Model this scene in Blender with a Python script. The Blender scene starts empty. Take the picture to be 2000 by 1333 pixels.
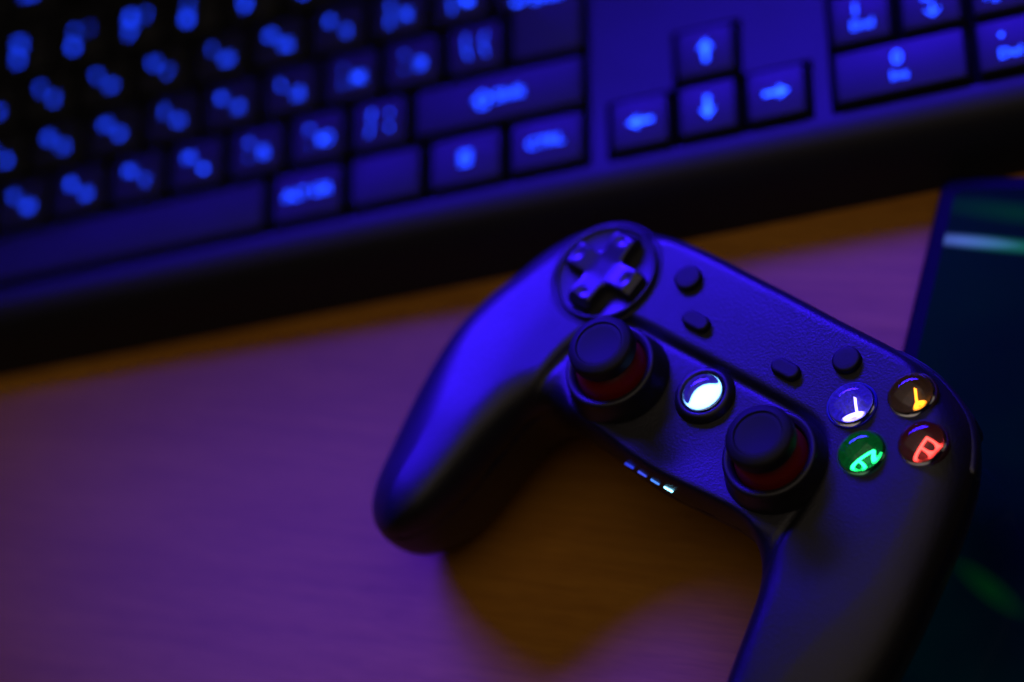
import bpy, bmesh, math
import numpy as np
from mathutils import Matrix, Vector

MM = 0.001
scn = bpy.context.scene
COL = scn.collection

# ------------------------------------------------------------------ camera
cam_d = bpy.data.cameras.new('camera')
cam = bpy.data.objects.new('camera', cam_d)
COL.objects.link(cam)
cam_d.sensor_width = 36.0
cam_d.lens = 99.0
cam_d.clip_start = 0.01
cam_d.clip_end = 50.0
right = Vector((0.93643027, 0.03509787, -0.34909381))
up = Vector((0.18111835, 0.80380104, 0.5666568))
back = Vector((0.30049042, -0.59386196, 0.74634675))
m = Matrix((right, up, back)).transposed().to_4x4()
m.translation = Vector((186.0774, -491.0316, 563.8565)) * MM
cam.matrix_world = m
cam_d.dof.use_dof = True
cam_d.dof.focus_distance = 0.664
cam_d.dof.aperture_fstop = 4.0
cam_d.dof.aperture_blades = 9
scn.camera = cam

# ------------------------------------------------------------------ light
scn.view_settings.view_transform = 'Standard'
scn.view_settings.look = 'None'
scn.view_settings.exposure = 0.0
scn.view_settings.gamma = 1.0
world = bpy.data.worlds.new('World')
scn.world = world
world.use_nodes = True
bg = world.node_tree.nodes['Background']
bg.inputs[0].default_value = (0.5, 0.5, 1.0, 1)
bg.inputs[1].default_value = 0.0015


def area_lamp(name, loc, target, sx, sy, power, color, spread=180):
    l = bpy.data.lights.new(name, 'AREA')
    l.shape = 'RECTANGLE'
    l.size, l.size_y = sx, sy
    l.energy = power
    l.color = color
    l.spread = math.radians(spread)
    o = bpy.data.objects.new(name, l)
    COL.objects.link(o)
    o.location = loc
    o.rotation_euler = (Vector(target) - Vector(loc)).to_track_quat('-Z', 'Y').to_euler()
    return o


def spot_lamp(name, loc, target, cone_deg, blend, radius, power, color):
    l = bpy.data.lights.new(name, 'SPOT')
    l.energy = power
    l.color = color
    l.spot_size = math.radians(cone_deg)
    l.spot_blend = blend
    l.shadow_soft_size = radius
    o = bpy.data.objects.new(name, l)
    COL.objects.link(o)
    o.location = loc
    o.rotation_euler = (Vector(target) - Vector(loc)).to_track_quat('-Z', 'Y').to_euler()
    return o


BLUE = (0.032, 0.007, 1.0)
# a lensed bar of blue lamps standing behind the keyboard: wide sideways, narrow up and down
AZ = Vector((0.38, -0.925, 0.0)); PERP = Vector((0.925, 0.38, 0.0))
BC = Vector((-0.010, -0.082, 0.01)); BD = 0.38
for k in range(-3, 4):
    src = BC - AZ * BD + PERP * (0.095 * k + 0.02) + Vector((0, 0, 0.28))
    spot_lamp('blue_bar_lamp', src, BC + PERP * (0.045 * k + 0.014), 18.5, 1.0, 0.062, 16.5, BLUE)
area_lamp('warm_lamp', (0.15, -0.25, 1.10), (0.0, -0.1, 0.0), 1.3, 1.3, 1.6, (1.0, 0.80, 0.66))


# ------------------------------------------------------------------ helpers
def tag(o, label=None, cat=None, group=None, kind=None):
    if label: o['label'] = label
    if cat: o['category'] = cat
    if group: o['group'] = group
    if kind: o['kind'] = kind
    return o


def empty(name, mat=None):
    o = bpy.data.objects.new(name, None)
    COL.objects.link(o)
    o.empty_display_size = 0.02
    if mat is not None:
        o.matrix_world = mat
    return o


def mesh_obj(name, verts, faces, mat, parent=None, smooth=False, auto=None, loc=None):
    """verts in mm, local to the parent's frame."""
    me = bpy.data.meshes.new(name)
    me.from_pydata([tuple(float(c) * MM for c in v) for v in verts], [], [tuple(int(i) for i in f) for f in faces])
    me.materials.append(mat)
    if smooth:
        me.polygons.foreach_set('use_smooth', [True] * len(me.polygons))
    if auto is not None:
        me.polygons.foreach_set('use_smooth', [True] * len(me.polygons))
        bm = bmesh.new(); bm.from_mesh(me)
        for e in bm.edges:
            if len(e.link_faces) == 2 and e.calc_face_angle(0) > math.radians(auto):
                e.smooth = False
        bm.to_mesh(me); bm.free()
    me.update()
    o = bpy.data.objects.new(name, me)
    COL.objects.link(o)
    if parent:
        o.parent = parent
    if loc is not None:
        o.location = Vector(loc) * MM
    return o


def lathe(profile, n=72, cx=0.0, cy=0.0, close=True):
    """profile: list of (r, z); returns verts, faces."""
    V, Fc, rings = [], [], []
    for r, z in profile:
        if r < 1e-6:
            rings.append([len(V)]); V.append((cx, cy, z))
        else:
            s = len(V)
            for i in range(n):
                a = 2 * math.pi * i / n
                V.append((cx + r * math.cos(a), cy + r * math.sin(a), z))
            rings.append(list(range(s, s + n)))
    for a, b in zip(rings, rings[1:]):
        for i in range(n):
            j = (i + 1) % n
            if len(a) == 1 and len(b) == 1: continue
            if len(a) == 1: Fc.append((a[0], b[i], b[j]))
            elif len(b) == 1: Fc.append((a[i], b[0], a[j]))
            else: Fc.append((a[i], b[i], b[j], a[j]))
    return V, Fc


def text_mesh(name, s, size, mat, parent, x, y, z, rot=0.0, bold=0.0, sx=1.0):
    cu = bpy.data.curves.new('t', 'FONT')
    cu.body = s
    cu.size = size * MM
    cu.align_x = 'CENTER'
    cu.align_y = 'CENTER'
    cu.offset = bold * MM
    cu.extrude = 0.0
    cu.resolution_u = 4
    tmp = bpy.data.objects.new('t', cu)
    COL.objects.link(tmp)
    dg = bpy.context.evaluated_depsgraph_get()
    me = bpy.data.meshes.new_from_object(tmp.evaluated_get(dg))
    bpy.data.objects.remove(tmp)
    bpy.data.curves.remove(cu)
    me.name = name
    me.materials.clear()
    me.materials.append(mat)
    o = bpy.data.objects.new(name, me)
    COL.objects.link(o)
    o.parent = parent
    # centre on its own box
    xs = [v.co.x for v in me.vertices]; ys = [v.co.y for v in me.vertices]
    if xs:
        mx, my = (min(xs) + max(xs)) / 2, (min(ys) + max(ys)) / 2
        for v in me.vertices:
            v.co.x = (v.co.x - mx) * sx; v.co.y -= my
    o.location = (x * MM, y * MM, z * MM)
    o.rotation_euler = (0, 0, rot)
    return o


def spline(pts, n=6):
    """closed Catmull-Rom through pts"""
    P = np.array(pts, float); N = len(P); out = []
    for i in range(N):
        p0, p1, p2, p3 = P[i - 1], P[i], P[(i + 1) % N], P[(i + 2) % N]
        for k in range(n):
            t = k / n
            out.append(.5 * ((2 * p1) + (-p0 + p2) * t + (2 * p0 - 5 * p1 + 4 * p2 - p3) * t * t + (-p0 + 3 * p1 - 3 * p2 + p3) * t ** 3))
    return np.array(out)


def poly_sdf(poly, X, Y):
    """signed distance, negative inside"""
    sh = X.shape
    x = X.ravel(); y = Y.ravel()
    best = np.full(x.shape, 1e9); inside = np.zeros(x.shape, bool)
    A = poly; B = np.roll(poly, -1, 0)
    for (ax, ay), (bx, by) in zip(A, B):
        dx, dy = bx - ax, by - ay
        L = dx * dx + dy * dy
        if L < 1e-12: continue
        t = np.clip(((x - ax) * dx + (y - ay) * dy) / L, 0, 1)
        d = (x - ax - t * dx) ** 2 + (y - ay - t * dy) ** 2
        best = np.minimum(best, d)
        c = ((ay > y) != (by > y))
        if ay != by:
            inside ^= c & (x < (bx - ax) * (y - ay) / (by - ay) + ax)
    d = np.sqrt(best)
    return np.where(inside, -d, d).reshape(sh)


def sstep(a, b, x):
    t = np.clip((x - a) / (b - a), 0, 1)
    return t * t * (3 - 2 * t)


def surface_nets(fn, lo, hi, h, newton=3):
    """fn(x,y,z)->F (neg inside). returns verts, quads (outward)"""
    xs = np.arange(lo[0], hi[0] + h, h); ys = np.arange(lo[1], hi[1] + h, h); zs = np.arange(lo[2], hi[2] + h, h)
    Xg, Yg = np.meshgrid(xs, ys, indexing='ij')
    V = fn(Xg[:, :, None], Yg[:, :, None], zs[None, None, :], Xg, Yg)
    S = V < 0
    nx, ny, nz = V.shape
    cs = (nx - 1, ny - 1, nz - 1)
    cnt = np.zeros(cs); acc = np.zeros(cs + (3,))
    def sl(o, ax):  # slice of corner o for cells
        return tuple(slice(o[k], o[k] + cs[k]) for k in range(3))
    corners = [(i, j, k) for i in (0, 1) for j in (0, 1) for k in (0, 1)]
    for a in corners:
        for ax in range(3):
            if a[ax] == 1: continue
            b = list(a); b[ax] = 1; b = tuple(b)
            va = V[sl(a, 0)]; vb = V[sl(b, 0)]
            cr = (va < 0) != (vb < 0)
            den = np.where(cr, va - vb, 1.0)
            t = np.where(cr, va / den, 0)
            cnt += cr
            for k in range(3):
                acc[..., k] += np.where(cr, a[k] + (t if k == ax else 0), 0)
    act = cnt > 0
    idx = -np.ones(cs, int)
    idx[act] = np.arange(act.sum())
    ci = np.argwhere(act)
    P = acc[act] / cnt[act][:, None] + ci
    P = P * h + np.array([xs[0], ys[0], zs[0]])
    Q = []
    for ax in range(3):
        o1, o2 = (ax + 1) % 3, (ax + 2) % 3
        s0 = [slice(1, n - 1) for n in (nx, ny, nz)]; s1 = list(s0)
        s0[ax] = slice(0, V.shape[ax] - 1); s1[ax] = slice(1, V.shape[ax])
        A = S[tuple(s0)]; B = S[tuple(s1)]
        e = np.argwhere(A != B)
        off = [1, 1, 1]; off[ax] = 0
        g = e + np.array(off)
        inA = A[A != B]
        def cell(d1, d2):
            c = g.copy(); c[:, o1] -= d1; c[:, o2] -= d2
            return idx[c[:, 0], c[:, 1], c[:, 2]]
        q = np.stack([cell(1, 1), cell(0, 1), cell(0, 0), cell(1, 0)], 1)
        q[~inA] = q[~inA][:, ::-1]
        Q.append(q)
    Q = np.concatenate(Q)
    Q = Q[(Q >= 0).all(1)]
    ev = lambda p: fn(p[:, 0], p[:, 1], p[:, 2], p[:, 0], p[:, 1])
    for _ in range(newton):
        f0 = ev(P); eps = 0.02
        G = np.stack([(ev(P + np.eye(3)[k] * eps) - f0) / eps for k in range(3)], 1)
        g2 = (G ** 2).sum(1) + 1e-6
        step = -(f0 / g2)[:, None] * G
        ln = np.linalg.norm(step, axis=1, keepdims=True)
        step *= np.minimum(1, h * .5 / np.maximum(ln, 1e-9))
        P = P + step
    return P, Q


# ------------------------------------------------------------------ materials
def new_mat(name):
    mt = bpy.data.materials.new(name)
    mt.use_nodes = True
    nt = mt.node_tree
    return mt, nt, nt.nodes['Principled BSDF']


def plastic(name, color, rough, grain=0.0, gscale=2600.0, spec=0.8, var=0.06, coat=0.0):
    mt, nt, b = new_mat(name)
    b.inputs['Base Color'].default_value = (*color, 1)
    b.inputs['Roughness'].default_value = rough
    b.inputs['Specular IOR Level'].default_value = spec
    b.inputs['Coat Weight'].default_value = coat
    tc = nt.nodes.new('ShaderNodeTexCoord')
    if var:
        n2 = nt.nodes.new('ShaderNodeTexNoise')
        n2.inputs['Scale'].default_value = 60; n2.inputs['Detail'].default_value = 6
        mr = nt.nodes.new('ShaderNodeMapRange')
        mr.inputs['To Min'].default_value = rough - var; mr.inputs['To Max'].default_value = rough + var
        nt.links.new(tc.outputs['Object'], n2.inputs['Vector'])
        nt.links.new(n2.outputs['Fac'], mr.inputs['Value'])
        nt.links.new(mr.outputs['Result'], b.inputs['Roughness'])
    if grain:
        n = nt.nodes.new('ShaderNodeTexNoise')
        n.inputs['Scale'].default_value = gscale; n.inputs['Detail'].default_value = 2
        bp = nt.nodes.new('ShaderNodeBump')
        bp.inputs['Strength'].default_value = 1.0
        bp.inputs['Distance'].default_value = grain * MM
        nt.links.new(tc.outputs['Object'], n.inputs['Vector'])
        nt.links.new(n.outputs['Fac'], bp.inputs['Height'])
        nt.links.new(bp.outputs['Normal'], b.inputs['Normal'])
    return mt


def emitter(name, color, strength):
    mt, nt, b = new_mat(name)
    b.inputs['Base Color'].default_value = (0.02, 0.02, 0.02, 1)
    b.inputs['Emission Color'].default_value = (*color, 1)
    b.inputs['Emission Strength'].default_value = strength
    return mt


def glass(name, color, rough=0.0, ior=1.46):
    mt, nt, b = new_mat(name)
    b.inputs['Base Color'].default_value = (*color, 1)
    b.inputs['Transmission Weight'].default_value = 1.0
    b.inputs['Roughness'].default_value = rough
    b.inputs['IOR'].default_value = ior
    return mt


M_shell = plastic('shell_plastic', (0.010, 0.010, 0.012), 0.42, spec=0.72, grain=0.11, gscale=1700)
M_shell_low = plastic('lower_shell_plastic', (0.012, 0.012, 0.013), 0.55, grain=0.03, gscale=1700)
M_rubber = plastic('stick_rubber', (0.010, 0.010, 0.012), 0.62, grain=0.03, gscale=2500, spec=0.55)
M_satin = plastic('collar_plastic', (0.014, 0.014, 0.016), 0.42, grain=0.012)
M_gloss = plastic('glossy_plastic', (0.016, 0.016, 0.018), 0.31, var=0.03, spec=1.0)
M_red = plastic('red_plastic', (0.30, 0.008, 0.006), 0.42)
M_key = plastic('keycap_plastic', (0.016, 0.016, 0.019), 0.52, grain=0.02, spec=0.5)
M_deck = plastic('keyboard_plastic', (0.014, 0.014, 0.017), 0.50, grain=0.02, spec=0.5)
M_well = plastic('key_well_plastic', (0.004, 0.004, 0.005), 0.8, spec=0.1)
M_base = plastic('button_base_plastic', (0.01, 0.01, 0.012), 0.3)
M_bezel = plastic('tablet_bezel', (0.0025, 0.0025, 0.004), 0.5, spec=0.05)
M_legend = emitter('backlit_legend', (0.008, 0.050, 1.0), 6.5)
M_clear = glass('clear_dome', (0.95, 0.95, 0.97))
M_green_glass = glass('green_tinted_dome', (0.25, 0.85, 0.45), 0.02)

# wood ---------------------------------------------------------------
M_wood, nt, b = new_mat('desk_wood')
tc = nt.nodes.new('ShaderNodeTexCoord')
mpr = nt.nodes.new('ShaderNodeMapping')
mpr.inputs['Rotation'].default_value = (0, 0, math.radians(18))
nt.links.new(tc.outputs['Object'], mpr.inputs['Vector'])
mp = nt.nodes.new('ShaderNodeMapping')
mp.inputs['Scale'].default_value = (9, 160, 9)
n1 = nt.nodes.new('ShaderNodeTexNoise'); n1.inputs['Scale'].default_value = 2.2; n1.inputs['Detail'].default_value = 7; n1.inputs['Roughness'].default_value = 0.6
mp2 = nt.nodes.new('ShaderNodeMapping')
mp2.inputs['Scale'].default_value = (2.2, 14, 5)
n2 = nt.nodes.new('ShaderNodeTexNoise'); n2.inputs['Scale'].default_value = 2.5; n2.inputs['Detail'].default_value = 4; n2.inputs['Distortion'].default_value = 0.4
cr = nt.nodes.new('ShaderNodeValToRGB')
cr.color_ramp.elements[0].position = 0.36; cr.color_ramp.elements[0].color = (0.40, 0.150, 0.0125, 1)
cr.color_ramp.elements[1].position = 0.64; cr.color_ramp.elements[1].color = (0.64, 0.275, 0.0300, 1)
mx = nt.nodes.new('ShaderNodeMix'); mx.data_type = 'FLOAT'; mx.inputs[0].default_value = 0.5
nt.links.new(mpr.outputs['Vector'], mp.inputs['Vector']); nt.links.new(mp.outputs['Vector'], n1.inputs['Vector'])
nt.links.new(mpr.outputs['Vector'], mp2.inputs['Vector']); nt.links.new(mp2.outputs['Vector'], n2.inputs['Vector'])
nt.links.new(n1.outputs['Fac'], mx.inputs[2]); nt.links.new(n2.outputs['Fac'], mx.inputs[3])
mp3 = nt.nodes.new('ShaderNodeMapping')
mp3.inputs['Scale'].default_value = (70, 900, 9)
n3 = nt.nodes.new('ShaderNodeTexNoise'); n3.inputs['Scale'].default_value = 1.6; n3.inputs['Detail'].default_value = 3
nt.links.new(mpr.outputs['Vector'], mp3.inputs['Vector']); nt.links.new(mp3.outputs['Vector'], n3.inputs['Vector'])
mx3 = nt.nodes.new('ShaderNodeMix'); mx3.data_type = 'FLOAT'; mx3.inputs[0].default_value = 0.30
nt.links.new(mx.outputs[0], mx3.inputs[2]); nt.links.new(n3.outputs['Fac'], mx3.inputs[3])
nt.links.new(mx3.outputs[0], cr.inputs['Fac']); nt.links.new(cr.outputs['Color'], b.inputs['Base Color'])
b.inputs['Roughness'].default_value = 0.5
b.inputs['Specular IOR Level'].default_value = 0.16
bp = nt.nodes.new('ShaderNodeBump'); bp.inputs['Strength'].default_value = 0.35; bp.inputs['Distance'].default_value = 0.0003
nt.links.new(mx3.outputs[0], bp.inputs['Height']); nt.links.new(bp.outputs['Normal'], b.inputs['Normal'])

# ------------------------------------------------------------------ desk
DESK_Z = -5.0      # mm; heights below are counted from the keyboard's own reference level
bm = bmesh.new()
bmesh.ops.create_cube(bm, size=1)
for v in bm.verts:
    v.co = Vector((v.co.x * 1.8, v.co.y * 1.1, v.co.z * 0.03 - 0.015 + DESK_Z * MM))
bmesh.ops.bevel(bm, geom=list(bm.edges), offset=0.002, segments=2, affect='EDGES')
me = bpy.data.meshes.new('desk'); bm.to_mesh(me); bm.free(); me.materials.append(M_wood)
desk = bpy.data.objects.new('desk', me); COL.objects.link(desk)
tag(desk, 'pale wooden desk top lit purple and amber', 'desk', kind='structure')

# ------------------------------------------------------------------ tablet
def rounded_rect(w, h, r, n=8):
    out = []
    for cx, cy, a0 in ((w - r, h - r, 0), (r, h - r, 90), (r, r, 180), (w - r, r, 270)):
        for k in range(n + 1):
            a = math.radians(a0 + 90 * k / n)
            out.append((cx + r * math.cos(a), cy + r * math.sin(a)))
    return out


def prism(poly, z0, z1, ch=0.0, inner=None):
    """closed prism with small chamfer at top and bottom"""
    P = np.array(poly, float); N = len(P)
    c = P.mean(0)
    d = P - c
    ins = P - np.sign(d) * ch if ch else P
    V = [(*p, z0) for p in ins] + [(*p, z0 + ch) for p in P] + [(*p, z1 - ch) for p in P] + [(*p, z1) for p in ins]
    Fc = [tuple(range(N - 1, -1, -1))]
    for k in range(3):
        for i in range(N):
            j = (i + 1) % N
            Fc.append((k * N + i, k * N + j, (k + 1) * N + j, (k + 1) * N + i))
    Fc.append(tuple(range(3 * N, 4 * N)))
    return V, Fc


TW, TH, TZ = 172.0, 232.0, 7.0
# left edge of the top face runs (78,-24) -> (65,-72); frame origin at the upper left corner
ang = math.atan2(-48.0, -12.2) + math.pi / 2          # rotation of the tablet's own -y axis
tm = Matrix.Translation(Vector((78.6, -17.0, DESK_Z)) * MM) @ Matrix.Rotation(-math.radians(14.3), 4, 'Z')
tablet = empty('tablet', tm)
tag(tablet, 'dark glossy tablet with teal screen and painted reflections, lying on the desk under the controller', 'tablet')
case = rounded_rect(TW, TH, 3)
V, Fc = prism([(x, y - TH) for x, y in case], 0, TZ, 1.0)
mesh_obj('case', V, Fc, M_bezel, tablet, auto=35)
M_screen, nt, b = new_mat('glass_painted_glare')
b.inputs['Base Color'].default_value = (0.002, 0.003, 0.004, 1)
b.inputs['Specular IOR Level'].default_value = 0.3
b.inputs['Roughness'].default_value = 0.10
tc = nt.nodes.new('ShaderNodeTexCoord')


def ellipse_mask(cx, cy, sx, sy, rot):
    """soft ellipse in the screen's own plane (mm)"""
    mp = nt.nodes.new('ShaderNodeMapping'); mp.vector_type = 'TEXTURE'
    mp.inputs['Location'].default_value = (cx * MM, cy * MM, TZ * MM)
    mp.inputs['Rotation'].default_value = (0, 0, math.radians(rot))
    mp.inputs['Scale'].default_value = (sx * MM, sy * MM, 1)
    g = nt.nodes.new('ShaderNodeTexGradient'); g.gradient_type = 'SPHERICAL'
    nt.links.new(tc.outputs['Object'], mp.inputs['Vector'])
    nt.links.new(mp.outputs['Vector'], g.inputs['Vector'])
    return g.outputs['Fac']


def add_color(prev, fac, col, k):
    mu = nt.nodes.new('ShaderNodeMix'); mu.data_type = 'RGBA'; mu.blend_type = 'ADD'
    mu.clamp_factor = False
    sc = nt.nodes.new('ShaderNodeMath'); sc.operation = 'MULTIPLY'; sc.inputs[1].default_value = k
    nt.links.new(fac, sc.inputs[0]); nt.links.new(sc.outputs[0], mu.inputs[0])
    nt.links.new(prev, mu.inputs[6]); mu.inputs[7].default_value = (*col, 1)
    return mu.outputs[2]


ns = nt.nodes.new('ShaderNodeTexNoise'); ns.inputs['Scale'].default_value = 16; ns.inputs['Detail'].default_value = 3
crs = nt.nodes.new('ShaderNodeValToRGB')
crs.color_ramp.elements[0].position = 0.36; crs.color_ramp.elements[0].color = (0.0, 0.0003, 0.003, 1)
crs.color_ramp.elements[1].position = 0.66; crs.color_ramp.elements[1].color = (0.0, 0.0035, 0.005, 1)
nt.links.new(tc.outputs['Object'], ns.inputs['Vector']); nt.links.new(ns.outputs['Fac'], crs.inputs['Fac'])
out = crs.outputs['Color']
SCREEN_GLARE = []   # filled below
PAINTED_GLARE = [  # lamp reflections painted as emission: cx, cy, half length, half width, rotation, colour, gain
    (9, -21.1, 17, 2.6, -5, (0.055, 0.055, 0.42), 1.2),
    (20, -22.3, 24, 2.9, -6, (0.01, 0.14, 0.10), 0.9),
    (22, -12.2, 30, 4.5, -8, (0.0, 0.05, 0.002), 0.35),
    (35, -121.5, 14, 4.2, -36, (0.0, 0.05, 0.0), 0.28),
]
for cx, cy, a_, b_, r_, colr, k in PAINTED_GLARE:
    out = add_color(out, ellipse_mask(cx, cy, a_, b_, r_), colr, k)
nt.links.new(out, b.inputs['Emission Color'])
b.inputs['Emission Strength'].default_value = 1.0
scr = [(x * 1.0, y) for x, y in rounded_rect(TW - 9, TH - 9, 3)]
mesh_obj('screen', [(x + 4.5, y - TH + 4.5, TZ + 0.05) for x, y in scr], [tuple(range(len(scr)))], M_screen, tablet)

# ------------------------------------------------------------------ keyboard
U = 19.05
TILT = math.radians(5)
kb = empty('computer_keyboard')
tag(kb, 'black full-size keyboard with blue backlit Latin and Cyrillic legends at the back of the desk', 'keyboard')
ct, st = math.cos(TILT), math.sin(TILT)


def k2w(u, v, off=0.0):
    """key-plane units -> desk mm; off = height along the key plane normal"""
    y = v * U
    return (-300 + u * U, ct * y - st * off, 17 + st * y + ct * off)


UA, UN = 15.28, 18.55      # left edges of the arrow block and the numeric block
DECK, FLOOR = -2.0, -7.5
MG = 0.02
holes = [(0 - MG, 15 + MG, 0 - MG, 5 + MG), (0 - MG, 1 + MG, 5.25 - MG, 6.25 + MG), (2 - MG, 15 + MG, 5.25 - MG, 6.25 + MG),
         (UA - MG, UA + 3 + MG, 0 - MG, 1 + MG), (UA + 1 - MG, UA + 2 + MG, 1 - MG, 2 + MG), (UA - MG, UA + 3 + MG, 3 - MG, 5 + MG),
         (UN - MG, UN + 4 + MG, 0 - MG, 5 + MG)]
us = sorted({h_[0] for h_ in holes} | {h_[1] for h_ in holes} | {-0.6, UN + 4.6})
vs = sorted({h_[2] for h_ in holes} | {h_[3] for h_ in holes} | {-0.11, 6.75})
V, Fc, ht = [], [], {}
W_ = []


def quad(a, b_, c, d, dst):
    s = len(V); V.extend([a, b_, c, d]); dst.append((s, s + 1, s + 2, s + 3))


for i in range(len(us) - 1):
    for j in range(len(vs) - 1):
        cu_, cv_ = (us[i] + us[i + 1]) / 2, (vs[j] + vs[j + 1]) / 2
        ht[i, j] = FLOOR if any(a < cu_ < b_ and c < cv_ < d for a, b_, c, d in holes) else DECK
deckF = []; wellF = []
for (i, j), hh in ht.items():
    u0, u1, v0, v1 = us[i], us[i + 1], vs[j], vs[j + 1]
    quad(k2w(u0, v0, hh), k2w(u1, v0, hh), k2w(u1, v1, hh), k2w(u0, v1, hh), deckF if hh == DECK else wellF)
    if (i + 1, j) in ht and ht[i + 1, j] != hh:
        quad(k2w(u1, v0, FLOOR), k2w(u1, v1, FLOOR), k2w(u1, v1, DECK), k2w(u1, v0, DECK), wellF)
    if (i, j + 1) in ht and ht[i, j + 1] != hh:
        quad(k2w(u0, v1, FLOOR), k2w(u1, v1, FLOOR), k2w(u1, v1, DECK), k2w(u0, v1, DECK), wellF)
# front apron, sides, back
y0, z0 = k2w(0, -0.11, DECK)[1:]
ZB = DESK_Z + 0.05
front = [(y0, z0), (y0 - 1.8, z0 - 0.22), (y0 - 3.6, z0 - 0.8), (y0 - 5.4, z0 - 1.9), (y0 - 7.1, z0 - 3.6), (y0 - 8.7, z0 - 5.9), (y0 - 10.2, z0 - 8.9),
         (y0 - 11.6, z0 - 12.6), (y0 - 12.6, z0 - 15.8), (-15.6, ZB + 1.6), (-16.0, ZB)]
x0, x1 = k2w(us[0], 0)[0], k2w(us[-1], 0)[0]
for (ya, za), (yb, zb) in zip(front, front[1:]):
    quad((x0, yb, zb), (x1, yb, zb), (x1, ya, za), (x0, ya, za), deckF)
yb_, zb_ = k2w(0, 6.75, DECK)[1:]
quad((x1, yb_, zb_), (x0, yb_, zb_), (x0, yb_ + 2, ZB), (x1, yb_ + 2, ZB), deckF)
for xx, rev in ((x0, False), (x1, True)):
    s = len(V)
    ring = [(xx, y, z) for y, z in front[::-1]] + [(xx, yb_, zb_), (xx, yb_ + 2, ZB)]
    if not rev: ring = ring[::-1]
    V.extend(ring); deckF.append(tuple(range(s, s + len(ring))))
s = len(V); V.extend([(x0, -16, ZB), (x0, yb_ + 2, ZB), (x1, yb_ + 2, ZB), (x1, -16, ZB)]); deckF.append((s, s + 1, s + 2, s + 3))
housing = mesh_obj('housing', V, deckF + wellF, M_deck, kb)
me = housing.data
me.materials.append(M_well)
for k in range(len(deckF), len(deckF) + len(wellF)):
    me.polygons[k].material_index = 1
bm = bmesh.new(); bm.from_mesh(me)
bmesh.ops.remove_doubles(bm, verts=bm.verts, dist=1e-6)
for f in bm.faces: f.smooth = True
for e in bm.edges:
    if len(e.link_faces) != 2 or e.calc_face_angle(0) > math.radians(28): e.smooth = False
bm.to_mesh(me); bm.free()

key_rot = Matrix.Rotation(TILT, 4, 'X')


def make_key(poly_u, legends=(), g=1.65):
    """poly_u: corner list (u,v) ccw of the key's cell"""
    P = np.array(poly_u, float)
    c = (P.min(0) + P.max(0)) / 2
    N = len(P)
    # inset rectilinear polygon
    def inset(d):
        out = []
        for i in range(N):
            a, b_, c_ = P[i - 1] * U, P[i] * U, P[(i + 1) % N] * U
            e1 = (b_ - a) / np.linalg.norm(b_ - a); e2 = (c_ - b_) / np.linalg.norm(c_ - b_)
            n1_ = np.array([-e1[1], e1[0]]); n2_ = np.array([-e2[1], e2[0]])
            out.append(b_ + d * (n1_ + n2_) - c * U)
        return out
    top, bot = inset(g), inset(0.75)
    bm = bmesh.new()
    tv = [bm.verts.new((x * MM, y * MM, 0)) for x, y in top]
    bv = [bm.verts.new((x * MM, y * MM, -6.5 * MM)) for x, y in bot]
    bm.faces.new(tv); bm.faces.new(bv[::-1])
    for i in range(N):
        bm.faces.new((bv[i], bv[(i + 1) % N], tv[(i + 1) % N], tv[i]))
    bm.normal_update()
    ed = [e for e in bm.edges if not all(v in bv for v in e.verts)]
    bmesh.ops.bevel(bm, geom=ed, offset=0.75 * MM, segments=3, affect='EDGES', profile=0.5)
    for f in bm.faces: f.smooth = True
    for e in bm.edges:
        if len(e.link_faces) != 2 or e.calc_face_angle(0) > math.radians(40): e.smooth = False
    me = bpy.data.meshes.new('key'); bm.to_mesh(me); bm.free()
    me.materials.append(M_key)
    o = bpy.data.objects.new('key', me); COL.objects.link(o)
    o.parent = kb
    o.matrix_local = Matrix.Translation(Vector(k2w(c[0], c[1], 0)) * MM) @ key_rot
    for s, dx, dy, size in legends:
        text_mesh('legend', s, size, M_legend, o, dx, dy, 0.06, bold=-0.015)
    return o


def cell(u, v, w=1, h=1):
    return [(u, v), (u + w, v), (u + w, v + h), (u, v + h)]


def letter(u, v, lat, cyr):
    make_key(cell(u, v), ((lat, -2.6, 2.4, 3.8), (cyr, 2.6, -2.3, 3.6)))


def triple(u, v, a, b_, c):
    make_key(cell(u, v), ((a, -2.6, 3.0, 3.8), (b_, -2.6, -2.6, 3.8), (c, 2.4, -1.4, 4.4)))


# number row
for i, (a, b_, c) in enumerate([('~', '`', 'Ё'), ('!', '1', ''), ('@', '2', '"'), ('#', '3', '№'), ('$', '4', ';'), ('%', '5', ''), ('^', '6', ':'),
                                ('&', '7', '?'), ('*', '8', ''), ('(', '9', ''), (')', '0', ''), ('_', '-', ''), ('+', '=', '')]):
    L = [(a, -2.3, 3.0, 4.6), (b_, -2.3, -2.6, 5.0)]
    if c: L.append((c, 2.6, 2.6, 4.4))
    make_key(cell(i, 4), L)
make_key(cell(13, 4, 2), (('←', -3, 0, 6),))
make_key(cell(0, 3, 1.5), (('Tab', -1, 0, 4.6),))
for i, (a, c) in enumerate(zip('QWERTYUIOP', 'ЙЦУКЕНГШЩЗ')): letter(1.5 + i, 3, a, c)
triple(11.5, 3, '{', '[', 'Х'); triple(12.5, 3, '}', ']', 'Ъ')
make_key([(13.75, 2), (15, 2), (15, 4), (13.5, 4), (13.5, 3), (13.75, 3)], (('↵ Enter', 0.3, 3.4, 4.8),))
make_key(cell(0, 2, 1.75), (('Caps', -1, 0, 4.6),))
for i, (a, c) in enumerate(zip('ASDFGHJKL', 'ФЫВАПРОЛД')): letter(1.75 + i, 2, a, c)
triple(10.75, 2, ':', ';', 'Ж'); triple(11.75, 2, '"', "'", 'Э')
make_key(cell(12.75, 2), (('|', -2.9, 2.8, 4.2), ('\\', -2.4, -1.6, 5.2), ('/', 2.6, 2.6, 4.6), ('\\', 2.9, -1.6, 5.2)))
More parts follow.
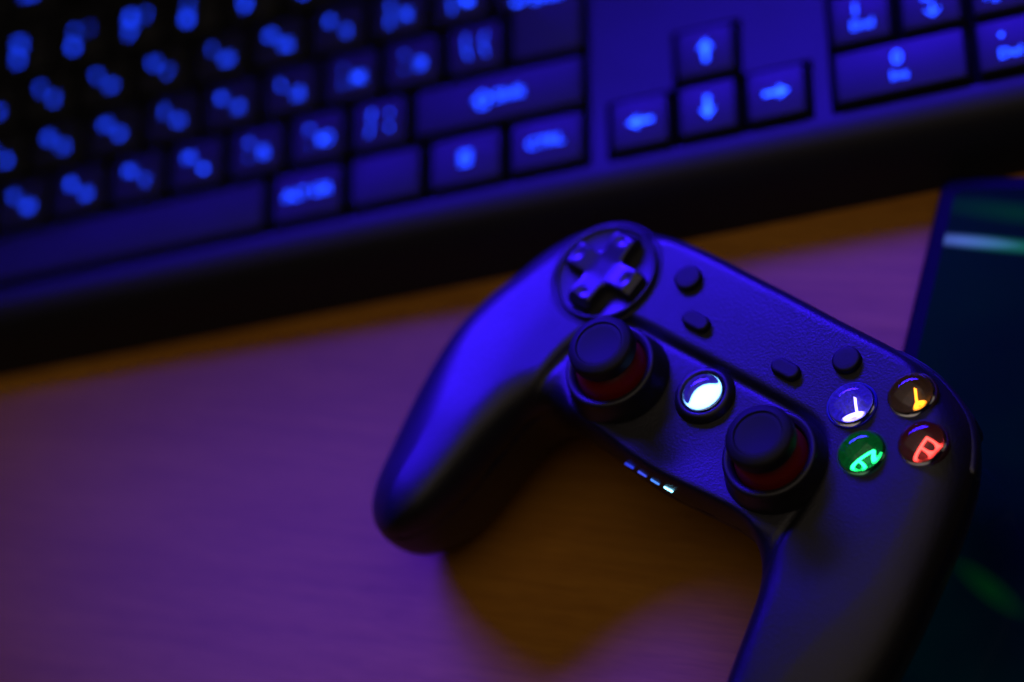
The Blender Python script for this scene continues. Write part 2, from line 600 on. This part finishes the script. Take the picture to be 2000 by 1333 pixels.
make_key(cell(0, 1, 1.25), (('⇧', 0, 0, 5.5),))
make_key(cell(1.25, 1), (('\\', -2, 0, 5),))
for i, (a, c) in enumerate(zip('ZXCVBNM', 'ЯЧСМИТЬ')): letter(2.25 + i, 1, a, c)
triple(9.25, 1, '<', ',', 'Б'); triple(10.25, 1, '>', '.', 'Ю')
make_key(cell(11.25, 1), (('?', -2.6, 2.8, 4.8), ('/', -2.9, -2.2, 4.8), ('.', 3.0, 2.6, 7.5), (',', 3.0, -2.6, 6.5)))
make_key(cell(12.25, 1, 2.75), (('⇧', -4.6, 0, 7.0), ('Shift', 3.4, 0.2, 5.0)))
make_key(cell(0, 0, 1.25), (('Ctrl', 0, 0, 4.4),)); make_key(cell(1.25, 0, 1.25)); make_key(cell(2.5, 0, 1.25), (('Alt', 0, 0, 4.4),))
make_key(cell(3.75, 0, 6.25))
make_key(cell(10.0, 0, 1.25), (('ALT GR', 0.0, 0.3, 4.3),))
make_key(cell(11.25, 0, 1.25))
make_key(cell(12.5, 0, 1.25), (('≣', 0, 0.3, 7.5),))
make_key(cell(13.75, 0, 1.25), (('CTRL', -0.3, 0.2, 4.5),))
# function row
make_key(cell(0, 5.25), (('Esc', 0, 0, 4.2),))
for k in range(12):
    u = 2 + k + (k // 4) * 0.5
    make_key(cell(u, 5.25), (('F%d' % (k + 1), -1, -1, 4.6),))
# arrows, navigation, numeric block
def arrow_legend(key, rot, L=7.0):
    hw, hl, sw = 2.0, 2.9, 0.62
    pts = [(-L / 2, -sw), (L / 2 - hl, -sw), (L / 2 - hl, -hw), (L / 2, 0), (L / 2 - hl, hw), (L / 2 - hl, sw), (-L / 2, sw)]
    o = mesh_obj('legend', [(x, y, 0) for x, y in pts], [(0, 1, 5, 6), (1, 2, 3), (1, 3, 5), (3, 4, 5)], M_legend, key)
    o.location = (0.1 * MM, 0, 0.06 * MM); o.rotation_euler = (0, 0, math.radians(rot))


for u, v, a_ in ((UA, 0, 180), (UA + 1, 0, -90), (UA + 2, 0, 0), (UA + 1, 1, 90)):
    arrow_legend(make_key(cell(u, v)), a_)
for k, (a, b_) in enumerate((('Delete', 'Insert'), ('End', 'Home'), ('Pg Dn', 'Pg Up'))):
    make_key(cell(UA + k, 3), ((a, 0, 2, 3.2),)); make_key(cell(UA + k, 4), ((b_, 0, 2, 3.2),))
make_key(cell(UN, 0, 2), (('0', -0.6, 2.9, 6.0), ('Ins', -0.2, -2.8, 4.4)))
make_key(cell(UN + 2, 0), (('.', -1.4, 2.8, 10), ('Del', 0.6, -3.2, 4.4)))
make_key(cell(UN + 3, 0, 1, 2), (('↵', 0, 0, 6),))
for k, (a, b_) in enumerate((('1', 'End'), ('2', '↓'), ('3', 'Pg Dn'))):
    make_key(cell(UN + k, 1), ((a, -1.2, 2.6, 5.6), (b_, 0.4, -2.8, 4.2 if b_ != '↓' else 6.5)))
for k, (a, b_) in enumerate((('4', '←'), ('5', ''), ('6', '→'))):
    make_key(cell(UN + k, 2), ((a, -1.2, 2.6, 5.6),) + (((b_, 0.4, -2.8, 5.5),) if b_ else ()))

# ------------------------------------------------------------------ game controller
CX = Vector((0.762058980, -0.646811908, -0.030007769))
CY = Vector((0.646837153, 0.758343557, 0.080726371))
CZ = CX.cross(CY).normalized()
cm = Matrix((CX, CY, CZ)).transposed().to_4x4()
cm.translation = Vector((24.30865, -99.59661, 35.99641)) * MM
pad = empty('game_controller', cm)
tag(pad, 'black game controller with red-necked thumbsticks and glowing face buttons resting on the desk', 'game controller')

OUT = spline([(0, 35.2), (15, 35.0), (30, 35.0), (42, 34.3), (52, 31.2), (60, 26.2), (66.5, 17), (70.8, 5), (74.0, -9), (76.6, -22), (78.0, -37), (76.8, -49),
              (73.4, -58.5), (68, -65.2), (60, -68.2), (53, -66.5), (48, -60.5), (45.2, -52), (42.6, -43), (39.8, -34.5), (36.2, -27.6), (31, -23.0), (24.8, -21.6), (17, -21.9), (8, -22.6),
              (0, -23.0), (-8, -22.6), (-16.4, -21.6), (-24, -20.8), (-29.5, -20.3), (-35.5, -19.8), (-40.4, -21.0), (-43.4, -25), (-44.8, -33.6), (-45.6, -43.9), (-46.8, -53.4), (-49.4, -61),
              (-54.5, -67.0), (-61, -68.4), (-67.8, -65.2), (-72.2, -58.8), (-75.0, -49.5), (-77.4, -39), (-79.2, -26.4), (-79.8, -13.4), (-78.2, -2.7), (-75.4, 5.9),
              (-70.5, 16.9), (-63.5, 26.8), (-55, 31.4), (-42, 34), (-28, 35.2), (-12, 35.2)], 4)
PANEL = spline([(-32.5, 8.4), (-15, 8.6), (0, 8.7), (14.7, 8.7), (26.0, 8.2), (32.6, 5.0), (36.8, -2), (38.6, -10), (39.2, -20), (39.9, -28), (42.0, -38), (45, -50), (50, -62), (56, -78),
                (0, -80), (-58, -80), (-52.5, -66), (-47.0, -57), (-44.2, -44), (-42.6, -31), (-43.2, -19), (-42.6, -7), (-40.2, 1.6), (-37.5, 6.4)], 5)


def body_fn(x, y, z, X2, Y2, grow=0.0):
    d = poly_sdf(OUT, X2, Y2) - grow
    dp = poly_sdf(PANEL, X2, Y2)
    ax = np.abs(X2)
    hf = sstep(-12, -50, Y2) * sstep(25, 38, ax)                  # 1 in the grips
    top = 0.0 - 2.2 * sstep(-30, -72, Y2) - 1.6 * sstep(52, 78, ax) - 0.3 * sstep(22, 36, Y2)
    lowside = sstep(-8, -24, Y2)
    step = (1.5 - 1.15 * lowside) * sstep(1.7, -1.2, dp) + 0.45 * np.exp(-((dp + 0.6) / 0.9) ** 2)
    zm = -9.0 - 2.0 * hf - 4.0 * sstep(52, 70, -X2) * sstep(20, 0, Y2)
    htp = top - step - zm
    lowc = 13.0 + np.where(X2 < 0, 13.2 - 4.5 * sstep(-48, -68, Y2), 3.0) * sstep(14, 34, ax) * sstep(24, -14, Y2)
    hb = lowc + 1.5 * hf
    rt = 9.0 + 7.0 * hf + 3.0 * sstep(45, 70, ax) - 6.4 * sstep(0, -12, Y2) * sstep(40, 30, ax)
    rt = rt - 4.5 * sstep(10, 26, Y2) * sstep(50, 36, ax)
    rt = rt - 9.0 * hf * sstep(64, 50, ax) + 3.0 * hf * sstep(56, 66, ax)
    rb = 16.0
    if z.ndim == 3:
        e3 = lambda a: a[:, :, None]
        d, zm, htp, hb, rt = map(e3, (d, zm, htp, hb, rt))
    upm = z > zm
    rw = np.where(upm, rt, rb)
    e = 1 - np.minimum(-d / rw, 1)
    hz = np.where(upm, htp, hb)
    q = np.abs(z - zm) / hz
    p = np.where(upm, 2.0, 2.3)
    fv = (np.sign(e) * np.abs(e) ** p + q ** p) - 1
    # shallow parting groove between the shells
    fv = fv + 0.10 * np.exp(-((z - zm) / 0.55) ** 2)
    return fv * 5.0


P, Q = surface_nets(body_fn, (-83, -72, -39), (82, 39, 2.5), 0.85, 4)
zmv = -9.0 - 2.0 * sstep(-12, -50, P[:, 1]) * sstep(25, 38, np.abs(P[:, 0])) - 4.0 * sstep(52, 70, -P[:, 0]) * sstep(20, 0, P[:, 1])
fc = (P[Q][:, :, 2] - zmv[Q]).mean(1)


def sub(P, Q, mask):
    q = Q[mask]; u_, inv = np.unique(q, return_inverse=True)
    return P[u_], inv.reshape(q.shape)


HOLES = [(33.6, 15.6, 5.7), (44.6, 24.6, 5.7), (43.3, 6.6, 5.7), (54.3, 15.6, 5.7), (-1.6, 0.8, 5.4)]
keep = np.ones(len(Q), bool)
for hx, hy, hr in HOLES:
    fcx = P[Q].mean(1)
    inside = (np.hypot(fcx[:, 0] - hx, fcx[:, 1] - hy) < hr) & (fcx[:, 2] > -8)
    rim = np.intersect1d(np.unique(Q[inside & keep]), np.unique(Q[~inside & keep]))
    keep &= ~inside
    a_ = np.arctan2(P[rim, 1] - hy, P[rim, 0] - hx)
    P[rim, 0] = hx + hr * np.cos(a_); P[rim, 1] = hy + hr * np.sin(a_)
Q = Q[keep]; fc = fc[keep]
for nm, mk, mt in (('top_shell', fc > 0, M_shell), ('bottom_shell', fc <= 0, M_shell)):
    v_, q_ = sub(P, Q, mk)
    mesh_obj(nm, v_, q_, mt, pad, smooth=True)


# bumpers and triggers along the far edge
def shoulder(sign, x_in, x_out, z0, z1, grow, name, mat):
    def fn(x, y, z, X2, Y2):
        d = poly_sdf(OUT, X2, Y2) - grow
        sx_ = X2 * sign
        side = np.maximum(x_in - sx_, sx_ - x_out)
        side = np.maximum(side, 16 - Y2)
        if z.ndim == 3:
            d = d[:, :, None]; side = side[:, :, None]
        dz = np.maximum(z0 - z, z - z1)
        k = 1.4
        a = np.maximum(d + k, 0) ** 2 + np.maximum(dz + k, 0) ** 2 + np.maximum(side + k, 0) ** 2
        return np.sqrt(a) - k + np.minimum(np.maximum(np.maximum(d, dz), side) + k, 0)
    lo = (min(sign * x_in, sign * x_out) - 2, 13, z0 - 2)
    hi = (max(sign * x_in, sign * x_out) + 2, 39 + grow, z1 + 2)
    p_, q_ = surface_nets(fn, lo, hi, 0.8, 2)
    mesh_obj(name, p_, q_, mat, pad, smooth=True)


for sgn in (-1, 1):
    shoulder(sgn, 30, 70 if sgn > 0 else 60, -10.5, -5.6, 0.4 if sgn > 0 else -0.4, 'bumper', M_gloss)
    shoulder(sgn, 30, 56, -21, -11.5, 0.9, 'trigger', M_satin)


# thumbsticks ------------------------------------------------------------
def arc(cx, cz, r, a0, a1, n):
    return [(cx + r * math.cos(math.radians(a0 + (a1 - a0) * k / n)), cz + r * math.sin(math.radians(a0 + (a1 - a0) * k / n))) for k in range(n + 1)]


def thumbstick(x, y, cx, cy):
    st_ = empty('thumbstick'); st_.parent = pad
    st_.location = (x * MM, y * MM, -1.4 * MM)
    # collar: flared skirt, rounded rim, dished inside
    prof = [(13.3, -1.0), (13.15, 0.0), (12.7, 1.6), (12.2, 3.4), (11.6, 5.4)] + arc(10.7, 5.9, 0.95, 0, 90, 6) + \
           [(10.1, 6.75), (9.6, 6.3), (9.3, 5.4), (9.2, 2.5), (9.2, 0.0), (0, 0)]
    V, Fc = lathe(prof, 96)
    mesh_obj('collar', V, [f[::-1] for f in Fc], M_satin, st_, auto=50)
    # red ball dome under the cap
    prof = [(8.9, 1.0), (9.05, 3.0), (9.0, 4.8), (8.6, 6.8), (7.9, 8.5), (6.6, 10.0), (4.6, 11.0), (3.4, 11.4), (3.2, 14.5), (0, 14.5)]
    V, Fc = lathe(prof, 96)
    mesh_obj('stick_dome', V, [f[::-1] for f in Fc], M_red, st_, auto=60)
    # rubber cap: knurled rim, groove, concave top
    dx, dy = cx, cy
    prof = [(0, 11.2), (5.8, 11.2), (7.2, 11.5)] + arc(7.35, 12.5, 0.95, -80, 0, 5) + [(8.35, 13.4), (8.3, 14.3)] + arc(6.9, 14.5, 1.4, 0, 62, 7) + \
           [(6.9, 16.05), (6.25, 16.3), (6.0, 16.32), (5.85, 16.1), (5.7, 15.95), (5.5, 16.0), (4.6, 15.9), (3.2, 15.75), (1.6, 15.66), (0, 15.63)]
    V, Fc = lathe(prof, 144, dx, dy)
    V = [list(v) for v in V]
    for v in V:        # fine knurling round the rim
        rx, ry = v[0] - dx, v[1] - dy
        rr = math.hypot(rx, ry)
        if rr > 7.9 and 12.6 < v[2] < 15.0:
            a = math.atan2(ry, rx)
            k = 1 + 0.006 * math.cos(a * 72)
            v[0] = dx + rx * k; v[1] = dy + ry * k
    mesh_obj('stick_cap', V, [f[::-1] for f in Fc], M_rubber, st_, auto=50)


thumbstick(-24.6, -5.9, 0.2, 0.9)
thumbstick(26.4, -5.6, 0.3, 0.2)


# direction pad -----------------------------------------------------------
dp_ = empty('direction_pad'); dp_.parent = pad
dp_.location = (-46.2 * MM, 15.9 * MM, 0)
prof = [(0, 0.25), (9, 0.3), (12.2, 0.45), (12.7, 0.6)] + arc(13.2, 0.75, 0.5, 160, 20, 6) + [(13.9, 0.2), (14.1, -0.6), (14.2, -4.0)]
V, Fc = lathe(prof, 96)
mesh_obj('pad_disc', V, Fc, M_satin, dp_, auto=55)
prof = [(14.3, -4.0), (14.3, -0.4)] + arc(14.75, -0.25, 0.4, 180, 0, 6) + [(15.5, -1.6), (15.6, -4.0)]
V, Fc = lathe(prof, 96)
mesh_obj('pad_ring', V, [f[::-1] for f in Fc], M_shell, dp_, auto=55)


def cross_fn(x, y, z, X2, Y2):
    ax, ay = np.abs(X2), np.abs(Y2)
    w, l, k = 3.5, 11.5, 0.9
    def box(a, b_, wa, wb):
        qx, qy = a - wa + k, b_ - wb + k
        return np.hypot(np.maximum(qx, 0), np.maximum(qy, 0)) + np.minimum(np.maximum(qx, qy), 0) - k
    d1, d2 = box(ax, ay, l, w), box(ax, ay, w, l)
    kk = 1.8
    hmix = np.clip(.5 + .5 * (d2 - d1) / kk, 0, 1)
    d = d2 * (1 - hmix) + d1 * hmix - kk * hmix * (1 - hmix)
    r = np.hypot(X2, Y2)
    m_ = np.maximum(ax, ay)
    top = 3.0 + 0.6 * sstep(1.5, 8.8, m_) - 0.9 * sstep(9.2, 11.0, m_)
    lat = np.minimum(ax, ay)
    dim = -0.42 * np.exp(-(((m_ - 8.3) / 0.9) ** 2 + (lat / 1.2) ** 2))
    top = top + dim
    if z.ndim == 3:
        d = d[:, :, None]; top = top[:, :, None]
    dz = np.maximum(z - top, -1.0 - z)
    kr = 0.8
    a = np.hypot(np.maximum(d + kr, 0), np.maximum(dz + kr, 0))
    return a - kr + np.minimum(np.maximum(d, dz) + kr, 0)


p_, q_ = surface_nets(cross_fn, (-12.5, -12.5, -1.8), (12.5, 12.5, 5.4), 0.4, 3)
mesh_obj('direction_cross', p_, q_, M_gloss, dp_, smooth=True)


# small buttons -----------------------------------------------------------
def pill_button(x, y, half, r, h, name):
    o = empty(name); o.parent = pad; o.location = (x * MM, y * MM, -0.6 * MM)
    n = 20
    rings = []
    for rr, z in [(r + 0.05, -0.6), (r, h - 1.0)] + [(r - 0.8 + 0.8 * math.cos(math.radians(a)), h - 0.8 + 0.8 * math.sin(math.radians(a))) for a in (20, 45, 70, 90)] + [(r * 0.4, h - 0.02)]:
        ring = []
        for k in range(2 * n):
            a = math.pi * 2 * k / (2 * n) - math.pi / 2
            c = half if k <= n else -half
            if k in (0,): c = half
            ring.append((c + rr * math.cos(a), rr * math.sin(a), z))
        rings.append(ring)
    V = [v for ring in rings for v in ring]; N = 2 * n; Fc = []
    for k in range(len(rings) - 1):
        for i in range(N):
            j = (i + 1) % N
            Fc.append((k * N + i, k * N + j, (k + 1) * N + j, (k + 1) * N + i))
    Fc.append(tuple(range((len(rings) - 1) * N, len(rings) * N)))
    b_ = mesh_obj('button_cap', V, Fc, M_rubber, o, auto=45)
    # dark clearance ring where it passes through the shell
    return o


pill_button(-15.4, 15.6, 1.9, 2.15, 2.3, 'option_button')
pill_button(13.4, 15.6, 1.9, 2.15, 2.3, 'option_button')
pill_button(-25.2, 24.5, 0.0, 3.55, 2.2, 'round_button')
pill_button(25.3, 24.7, 0.0, 3.55, 2.2, 'round_button')


# face buttons -------------------------------------------------------------
def dome_profile(R_, depth, rim, h, n=14):
    prof = [(0, -depth), (R_ - 0.15, -depth), (R_, -depth + 0.15), (R_, rim)]
    for k in range(1, n + 1):
        a = math.radians(90 * k / n)
        prof.append((R_ * math.cos(a) ** 0.92 if k < n else 0, rim + (h - rim) * math.sin(a)))
    return prof


def glow_floor(name, radius, z, color, strength, parent):  # glow added to brighten the wells; lamp light stops at the glass
    mt, nt, b = new_mat(name + '_material')
    b.inputs['Base Color'].default_value = (0.02, 0.02, 0.02, 1)
    tc = nt.nodes.new('ShaderNodeTexCoord')
    n = nt.nodes.new('ShaderNodeTexNoise'); n.inputs['Scale'].default_value = 2600; n.inputs['Detail'].default_value = 2
    mr = nt.nodes.new('ShaderNodeMapRange')
    mr.inputs['From Min'].default_value = 0.35; mr.inputs['From Max'].default_value = 0.75
    mr.inputs['To Min'].default_value = strength * 0.6; mr.inputs['To Max'].default_value = strength * 1.6
    nt.links.new(tc.outputs['Object'], n.inputs['Vector']); nt.links.new(n.outputs['Fac'], mr.inputs['Value'])
    nt.links.new(mr.outputs['Result'], b.inputs['Emission Strength'])
    b.inputs['Emission Color'].default_value = (*color, 1)
    V, Fc = lathe([(radius, z), (0, z)], 48)
    return mesh_obj(name, V, Fc, mt, parent)


def face_button(x, y, z, ch, color, strength, dome_mat, well, gl):
    o = empty('face_button'); o.parent = pad; o.location = (x * MM, y * MM, z * MM)
    # button well with thin raised lip, glow painted into its colour
    V, Fc = lathe([(0, -4.6), (5.6, -4.6), (5.62, 0.2), (5.75, 0.42), (6.0, 0.45), (6.25, 0.15), (6.35, -1.2)], 72)
    mesh_obj('button_base', V, Fc, plastic('well_' + ch.lower(), well, 0.35), o, auto=40)
    V, Fc = lathe(dome_profile(5.45, 3.6, 0.7, 3.3), 96)
    mesh_obj('button_dome', V, [f[::-1] for f in Fc], dome_mat, o, auto=60)
    glow_floor('added_well_glow', 5.4, -4.3, (0.03, 0.01, 1.0) if ch == 'X' else color, gl * (3 if ch == 'X' else 1), o)
    me_ = emitter('glow_' + ch.lower(), color, strength)
    text_mesh('letter', ch, 6.9, me_, o, 0, 0, -3.9, bold=-0.08)
    return o


face_button(33.6, 15.6, -0.1, 'X', (0.20, 0.16, 1.0), 9.0, M_clear, (0.02, 0.01, 0.45), 0.16)
face_button(44.6, 24.6, -0.6, 'Y', (1.0, 0.30, 0.012), 4.2, M_clear, (0.06, 0.025, 0.006), 0.012)
face_button(43.3, 6.6, -0.3, 'A', (0.04, 0.9, 0.32), 9.0, M_green_glass, (0.02, 0.16, 0.06), 0.06)
face_button(54.3, 15.6, -0.8, 'B', (1.0, 0.05, 0.04), 5.5, M_clear, (0.06, 0.012, 0.016), 0.018)

# home button ---------------------------------------------------------------
hb_ = empty('home_button'); hb_.parent = pad; hb_.location = (-1.6 * MM, 0.8 * MM, -1.4 * MM)
V, Fc = lathe([(7.9, -1.2), (7.75, 0.0), (7.3, 1.0), (6.7, 1.7), (6.2, 1.95), (5.75, 1.9), (5.4, 1.6), (5.25, 0.6), (5.2, -3.8), (0, -3.8)], 96)
mesh_obj('button_collar', V, [f[::-1] for f in Fc], M_satin, hb_, auto=50)
M_home = emitter('home_glow', (0.16, 0.42, 1.0), 7.0)
glow_floor('added_well_glow', 5.1, -3.5, (0.05, 0.02, 1.0), 0.35, hb_)
V, Fc = lathe([(3.25, -3.1), (0, -3.1)], 48, 0.0, 0.0)
mesh_obj('light_disc', V, Fc, M_home, hb_)
V, Fc = lathe(dome_profile(4.95, 2.9, 1.6, 3.9), 96)
mesh_obj('button_dome', V, [f[::-1] for f in Fc], M_clear, hb_, auto=60)

# status lights on the near edge between the grips -----------------------------
LEDS = [(-9.3, (0.03, 0.06, 1.0), 0.8), (-4.9, (0.06, 0.10, 1.0), 1.0), (-0.6, (0.07, 0.25, 1.0), 1.4), (3.7, (0.22, 0.68, 1.0), 5.0)]
for i, (lx, colr, k) in enumerate(LEDS):
    o = mesh_obj('status_light', *prism([(-1.3, -0.24), (1.3, -0.24), (1.3, 0.24), (-1.3, 0.24)], -0.4, 0.25, 0.1),
                 emitter('status_glow', colr, k), pad)
    yb2 = -22.9 + 0.02 * abs(lx)
    o.location = (lx * MM, (yb2 + 0.05) * MM, -5.2 * MM)
    o.rotation_euler = (math.radians(62), 0, 0)
